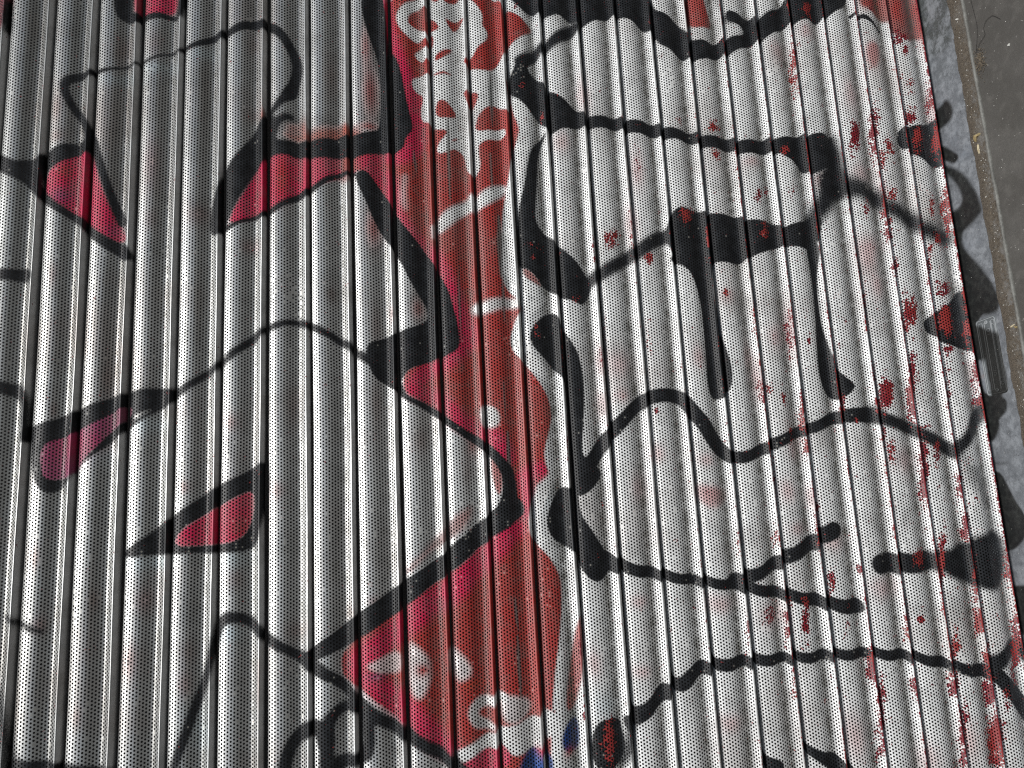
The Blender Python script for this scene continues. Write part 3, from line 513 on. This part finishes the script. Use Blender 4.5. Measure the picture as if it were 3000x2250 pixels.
grid_mesh('sill_plate', P, dict(paint=cs, spray=ks, dirt=dirt, crust=sstep((-.98 - dg) / .2) * (.4 + .6 * sstep((vg + 9) / 4))), M_sill, sill)
# rounded outer lip of the sill
pr = [(-1.285,-.02),(-1.29,.008),(-1.30,.02),(-1.32,.028),(-1.345,.026),(-1.362,.012),(-1.368,-.01),(-1.37,-.08)]
vv = np.linspace(V0 - .5, V1 + .5, 500); G = np.zeros((500, len(pr), 3))
for j, (d, h) in enumerate(pr):
    G[:, j, 0] = -vv * S; G[:, j, 1] = (d + .004 * np.sin(vv * 2.3) + .003 * np.sin(vv * 7)) * S; G[:, j, 2] = (h + .003 * np.sin(vv * 4 + 1)) * S
grid_mesh('edge_rim', G, {}, M_rim, sill)
# embossed lock plate, lying on the sill
v0, v1, d0, d1 = -.96, 1.04, .06, -.655
def rrect(v0, v1, d0, d1, r, z, k=6):
    out = []
    for cv, cd, a0 in ((v1 - r, d0 - r, 0), (v0 + r, d0 - r, 90), (v0 + r, d1 + r, 180), (v1 - r, d1 + r, 270)):
        for i in range(k + 1):
            a = math.radians(a0 + 90 * i / k); out.append((-(cv + r * math.cos(a)) * S, (cd + r * math.sin(a)) * S, z))
    return out
def plate_part(v0, v1, d0, d1, r, z0, z1, bev):
    A = rrect(v0, v1, d0, d1, r, z0); B = rrect(v0, v1, d0, d1, r, z1 - bev); Cc = rrect(v0 + bev / S, v1 - bev / S, d0 - bev / S, d1 + bev / S, max(r - bev / S, .005), z1); n = len(A)
    fs = [(i, (i+1) % n, n + (i+1) % n, n + i) for i in range(n)] + [(n + i, n + (i+1) % n, 2*n + (i+1) % n, 2*n + i) for i in range(n)] + [tuple(range(2*n, 3*n))]
    return A + B + Cc, fs
def frame_part(v0, v1, d0, d1, r, z0, z1, wd):
    A = rrect(v0, v1, d0, d1, r, z0); B = rrect(v0 + wd*.3, v1 - wd*.3, d0 - wd*.3, d1 + wd*.3, r, z1); Cc = rrect(v0 + wd*.7, v1 - wd*.7, d0 - wd*.7, d1 + wd*.7, max(r - wd*.5, .01), z1); D = rrect(v0 + wd, v1 - wd, d0 - wd, d1 + wd, max(r - wd*.7, .01), z0); n = len(A)
    fs = []
    for k in range(3): fs += [(k*n + i, k*n + (i+1) % n, (k+1)*n + (i+1) % n, (k+1)*n + i) for i in range(n)]
    return A + B + Cc + D, fs
def join(parts):
    vs, fs = [], []
    for a, b in parts:
        o = len(vs); vs += a; fs += [tuple(i + o for i in f) for f in b]
    return vs, fs
def plate_mat():
    m, nt, b = mat('sprayed_cast_plate'); N = NT(nt); g = N.n('ShaderNodeTexCoord').outputs['Object']
    sx = N.n('ShaderNodeSeparateXYZ'); N.put(sx.inputs[0], g)
    a = N.noise(g, 40, 4, .6); f = N.noise(g, 600, 4, .7)
    # clear of black spray near its outer end and along the rubbed inner edge
    e1 = N.ramp(N.m('ADD', N.m('ADD', sx.outputs[0], N.m('MULTIPLY', sx.outputs[1], -.55)), N.m('MULTIPLY', a, .012)), .066, .080)
    e2 = N.m('MULTIPLY', N.ramp(N.m('ADD', sx.outputs[1], N.m('MULTIPLY', a, .01)), -.006, .0), N.ramp(sx.outputs[0], .0, -.018))
    k = N.m('MAXIMUM', e1, e2)
    zz = N.ramp(N.m('ADD', sx.outputs[2], N.m('MULTIPLY', f, .0002)), .0006, .0014)
    c = N.mix(k, N.mix(zz, (.012, .013, .012, 1), (.035, .037, .036, 1)), N.mix(zz, (.13, .145, .15, 1), (.33, .35, .36, 1)))
    c = N.mix(N.m('MULTIPLY', N.ramp(f, .45, .7), .3), c, (.05, .05, .045, 1))
    N.put(b.inputs['Base Color'], c); b.inputs['Roughness'].default_value = .5
    bp = N.n('ShaderNodeBump'); bp.inputs['Strength'].default_value = .4; bp.inputs['Distance'].default_value = .0006; N.put(bp.inputs['Height'], f); N.put(b.inputs['Normal'], bp.outputs[0]); return m
M_plate = plate_mat()
zb = .0004
parts = [plate_part(v0, v1, d0, d1, .09, -.0005, zb, .0005), frame_part(v0 + .02, v1 - .02, d0 - .02, d1 + .02, .08, zb - .0003, zb + .0010, .035),
         frame_part(v0 + .09, v1 - .22, -.47, -.60, .03, zb - .0003, zb + .0010, .028), frame_part(v0 + .10, v1 - .12, -.02, -.19, .03, zb - .0003, zb + .0009, .026)]
for d in (-.245, -.455): parts.append(plate_part(v0 + .12, v1 - .12, d + .011, d - .011, .01, zb - .0003, zb + .0009, .0002))
for q in range(26): parts.append(plate_part(.02 + q * .028, .036 + q * .028, -.205, -.232 , .005, zb - .0003, zb + .0006, .0001))
vs, fs = join(parts); lp = raw('name_plate', vs, fs, M_plate, sill)
tag(lp, 'dark embossed plate with raised lettering set in the sill')
for vq in (v0 + .12, v1 - .12):
    vs, fs = [], []
    K_ = 20
    prf = [(.052, zb - .0003), (.052, zb + .0011), (.046, zb + .0016), (.022, zb + .0016), (.016, zb + .0002), (.001, zb + .0001)]
    for r, z in prf:
        for i in range(K_): t = 2 * math.pi * i / K_; vs.append((-(vq + r * math.cos(t)) * S, (-.32 + r * math.sin(t)) * S, z))
    for j in range(len(prf) - 1):
        for i in range(K_): fs.append((j*K_ + i, j*K_ + (i+1) % K_, (j+1)*K_ + (i+1) % K_, (j+1)*K_ + i))
    raw('screw', vs, fs, M_plate, lp)
def lettering(txt, v, d, size):
    cu = bpy.data.curves.new('raised_letters', 'FONT'); cu.body = txt; cu.size = size * S; cu.extrude = .0005; cu.offset = .00008; cu.align_y = 'CENTER'; cu.space_character = 1.1
    o = bpy.data.objects.new('tmp', cu); col.objects.link(o); dg_ = bpy.context.evaluated_depsgraph_get(); dg_.update()
    me = bpy.data.meshes.new_from_object(o.evaluated_get(dg_)); bpy.data.objects.remove(o)
    me.name = 'raised_letters'; me.materials.clear(); me.materials.append(M_plate)
    # text runs down the photograph: from +X to -X, its tops towards the pavement... rotated half a turn
    for p in me.vertices: x, y, z = p.co; p.co = (-v * S - x, d * S - y, zb + .0005 + z)
    ob = bpy.data.objects.new('raised_letters', me); col.objects.link(ob); ob.parent = lp
lettering('Z', v0 + .17, -.535, .14); lettering('SID', v0 + .44, -.535, .14); lettering('DT', v0 + .28, -.35, .15); lettering('CIG', .30, -.35, .15); lettering('CO', .62, -.535, .14)

# ---- pavement, level with the sill, 2 mm lower
pv = [(-40, -1.385), (40, -1.385), (40, -120), (-40, -120)]
a = raw('pavement', [(v * S, d * S, -.0015) for v, d in pv], [(0, 1, 2, 3)], M_pave); tag(a, kind='structure')
a = raw('sill_joint', [(-40*S, -1.30*S, -.006), (40*S, -1.30*S, -.006), (40*S, -1.45*S, -.006), (-40*S, -1.45*S, -.006)], [(0, 1, 2, 3)], M_dark); tag(a, kind='structure')

# ---- loose dirt, flakes and fibres
def rock(c, r, flat=.6):
    vs = []; 
    for (x, y, z) in [(1,0,0),(-1,0,0),(0,1,0),(0,-1,0),(0,0,1),(0,0,-1),(.6,.6,.5),(-.6,.6,.4),(.6,-.6,.45),(-.6,-.6,.5)][:6]:
        k = r * random.uniform(.6, 1.3); vs.append((c[0] + x*k, c[1] + y*k, c[2] + z*k*flat))
    a = random.random() * 6.28
    vs = [(c[0] + (x-c[0])*math.cos(a) - (y-c[1])*math.sin(a), c[1] + (x-c[0])*math.sin(a) + (y-c[1])*math.cos(a), z) for x, y, z in vs]
    return vs, [(0,2,4),(2,1,4),(1,3,4),(3,0,4),(2,0,5),(1,2,5),(3,1,5),(0,3,5)]
g1, g2, g3 = [], [], []
for _ in range(5200):
    v = random.uniform(V0, V1); d = random.gauss(-1.08, .10)
    if d < -1.29 or d > -.80: continue
    (g1 if random.random() < .93 else g2).append(rock((-v*S, d*S, .0011), random.choice((.0005, .0007, .0009, .0013))))
for _ in range(260):
    v = random.uniform(V0, V1); d = random.uniform(-.85, .1); (g1 if random.random() < .6 else g2).append(rock((-v*S, d*S, .0003), random.uniform(.0003, .0007)))
cv, cd = at_sill(*px('Z', 285, 565))
for _ in range(420):
    v = random.gauss(cv, .17); d = min(random.gauss(cd, .09), -1.40); g3.append(rock((-v*S, d*S, .0), random.uniform(.0006, .0016)))
for _ in range(260):
    v = random.uniform(V0, 0); d = random.uniform(-4, -1.42); g2.append(rock((-v*S, d*S, -.0012), random.uniform(.0003, .0011), .4))
for nm, gg, mm, lb in (('grit', g1, M_grit, 'brown grit and dust lying along the outer half of the sill'), ('pale_specks', g2, M_white, 'tiny pale flakes scattered over the sill dirt and pavement'), ('dirt_clump', g3, M_grit, 'small heap of brown dirt on the pavement against the sill edge')):
    vs, fs = join(gg); o = raw(nm, vs, fs, mm); tag(o, lb, nm.replace('_', ' '), kind='stuff')
def fibre(name, pts, rad, material, label, cat, z=.0008, group=None):
    P3 = [];
    for i, (x, y) in enumerate(pts):
        v, d = at_sill(*px('Z', x, y)); P3.append(np.array([-v*S, d*S, z]))
    Q = []
    for i in range(len(P3) - 1):
        a, b, c, d = P3[max(i-1, 0)], P3[i], P3[i+1], P3[min(i+2, len(P3)-1)]
        for s in np.linspace(0, 1, 6)[:-1]: Q.append(.5*((2*b)+(c-a)*s+(2*a-5*b+4*c-d)*s*s+(3*b-a-3*c+d)*s**3))
    Q.append(P3[-1]); vs, fs = [], []
    for i, q in enumerate(Q):
        t = Q[min(i+1, len(Q)-1)] - Q[max(i-1, 0)]; t /= np.linalg.norm(t) + 1e-9; nn = np.array([-t[1], t[0], 0])
        for k in range(6):
            a = math.pi * k / 3; vs.append(tuple(q + rad * (nn * math.cos(a) + np.array([0, 0, 1]) * math.sin(a))))
    for i in range(len(Q) - 1):
        for k in range(6): fs.append((i*6+k, i*6+(k+1) % 6, (i+1)*6+(k+1) % 6, (i+1)*6+k))
    o = raw(name, vs, fs, material, smooth=True); tag(o, label, cat, group)
fibre('fibre_strand', [(200,-20),(230,100),(260,220),(265,330),(258,420),(255,500)], .00032, M_hair, 'thin straight dark strand rising from the dirt heap beside the sill edge', 'strand', group='thin dark strands on the pavement')
fibre('fibre_strand', [(262,480),(290,400),(335,325),(325,260),(350,190),(400,147),(440,155),(478,175)], .00038, M_hair, 'hooked dark strand curling over on the pavement away from the sill', 'strand', group='thin dark strands on the pavement')
def flake(name, t, pts, material, label, cat, h=.0012, z=.001):
    p = [at_sill(*px(t, x, y)) for x, y in pts]; n = len(p); vs = []
    for zz, k in ((z, 1.0), (z + h, .75)):
        cx = sum(q[0] for q in p)/n; cy = sum(q[1] for q in p)/n
        for i, (v, d) in enumerate(p): vs.append((-(cx + (v-cx)*k)*S, (cy + (d-cy)*k)*S, zz + random.uniform(0, h*.8)*(k < 1)))
    vs.append((-cx*S, cy*S, z + h*1.3))
    fs = [(i, (i+1) % n, n+(i+1) % n, n+i) for i in range(n)] + [(n+i, n+(i+1) % n, 2*n) for i in range(n)]
    tag(raw(name, vs, fs, material), label, cat)
flake('foil_scrap', 'S', [(838,175),(850,150),(880,140),(895,128),(912,140),(895,160),(872,170),(868,195),(872,215),(855,220),(840,200)], M_foil, 'crumpled golden foil scrap lying in the dirt of the sill', 'scrap', .002)
flake('dried_leaf', 'S', [(880,240),(893,245),(898,285),(905,330),(890,335),(878,290)], M_straw, 'narrow pale dried leaf bit just below the golden foil scrap', 'leaf')
flake('straw_bit', 'T', [(1080,250),(1095,225),(1135,205),(1140,215),(1110,240),(1120,245)], M_straw, 'short pale straw splinter lying in the dirt beside the embossed plate', 'straw')
flake('straw_crumb', 'T', [(1135,230),(1165,230),(1175,245),(1155,255),(1135,245)], M_foil, 'tiny orange brown crumb touching the straw splinter', 'crumb')
flake('paper_chip', 'Z', [(66,180),(80,170),(94,172),(90,184),(72,192)], M_white, 'small white chip near the top of the sill dirt', 'chip')
flake('paper_chip', 'Z', [(545,420),(556,402),(566,405),(560,428),(548,432)], M_white, 'small white chip out on the open pavement', 'chip', z=-.001)

for o in list(col.objects):
    if o.parent is None and o.name.split('.')[0] in ('door_sill','pavement','sill_joint','grit','pale_specks','dirt_clump','fibre_strand','foil_scrap','dried_leaf','straw_bit','straw_crumb','paper_chip'): o.location.y = -SILL_IN * S
# ---- camera
sc = bpy.context.scene
cam = bpy.data.cameras.new('camera'); co = bpy.data.objects.new('camera', cam); col.objects.link(co); sc.camera = co
from mathutils import Matrix
def wd(q): return np.array([-q[1], q[2], -q[0]])
xa, ya, za = wd(R[0]), wd(-R[1]), wd(-R[2]); loc = w(*C)
co.matrix_world = Matrix(((xa[0], ya[0], za[0], loc[0]), (xa[1], ya[1], za[1], loc[1]), (xa[2], ya[2], za[2], loc[2]), (0, 0, 0, 1)))
cam.sensor_width = 36; cam.lens = 36 * F / 3000; cam.clip_start = .05; cam.clip_end = 100

# ---- light: soft daylight from high above the doorway
EL, AZ = math.radians(56), math.radians(8)
wo = bpy.data.worlds.new('World'); sc.world = wo; wo.use_nodes = True; nt = wo.node_tree
sky = nt.nodes.new('ShaderNodeTexSky'); sky.sky_type = 'NISHITA'; sky.sun_disc = False; sky.sun_elevation = EL; sky.sun_rotation = math.radians(180) - AZ
nt.links.new(sky.outputs[0], nt.nodes['Background'].inputs[0]); nt.nodes['Background'].inputs[1].default_value = .04
sun = bpy.data.lights.new('sun', 'SUN'); sun.energy = 3.55; sun.angle = math.radians(20); sun.color = (1, .98, .95)
so = bpy.data.objects.new('sun', sun); col.objects.link(so)
from mathutils import Vector
dirv = Vector((math.sin(AZ) * math.cos(EL), -math.cos(AZ) * math.cos(EL), math.sin(EL)))
so.rotation_euler = dirv.to_track_quat('Z', 'Y').to_euler()
sc.cycles.filter_width = 1.15; sc.cycles.use_denoising = False
sc.view_settings.view_transform = 'Standard'; sc.view_settings.look = 'None'; sc.view_settings.exposure = 0
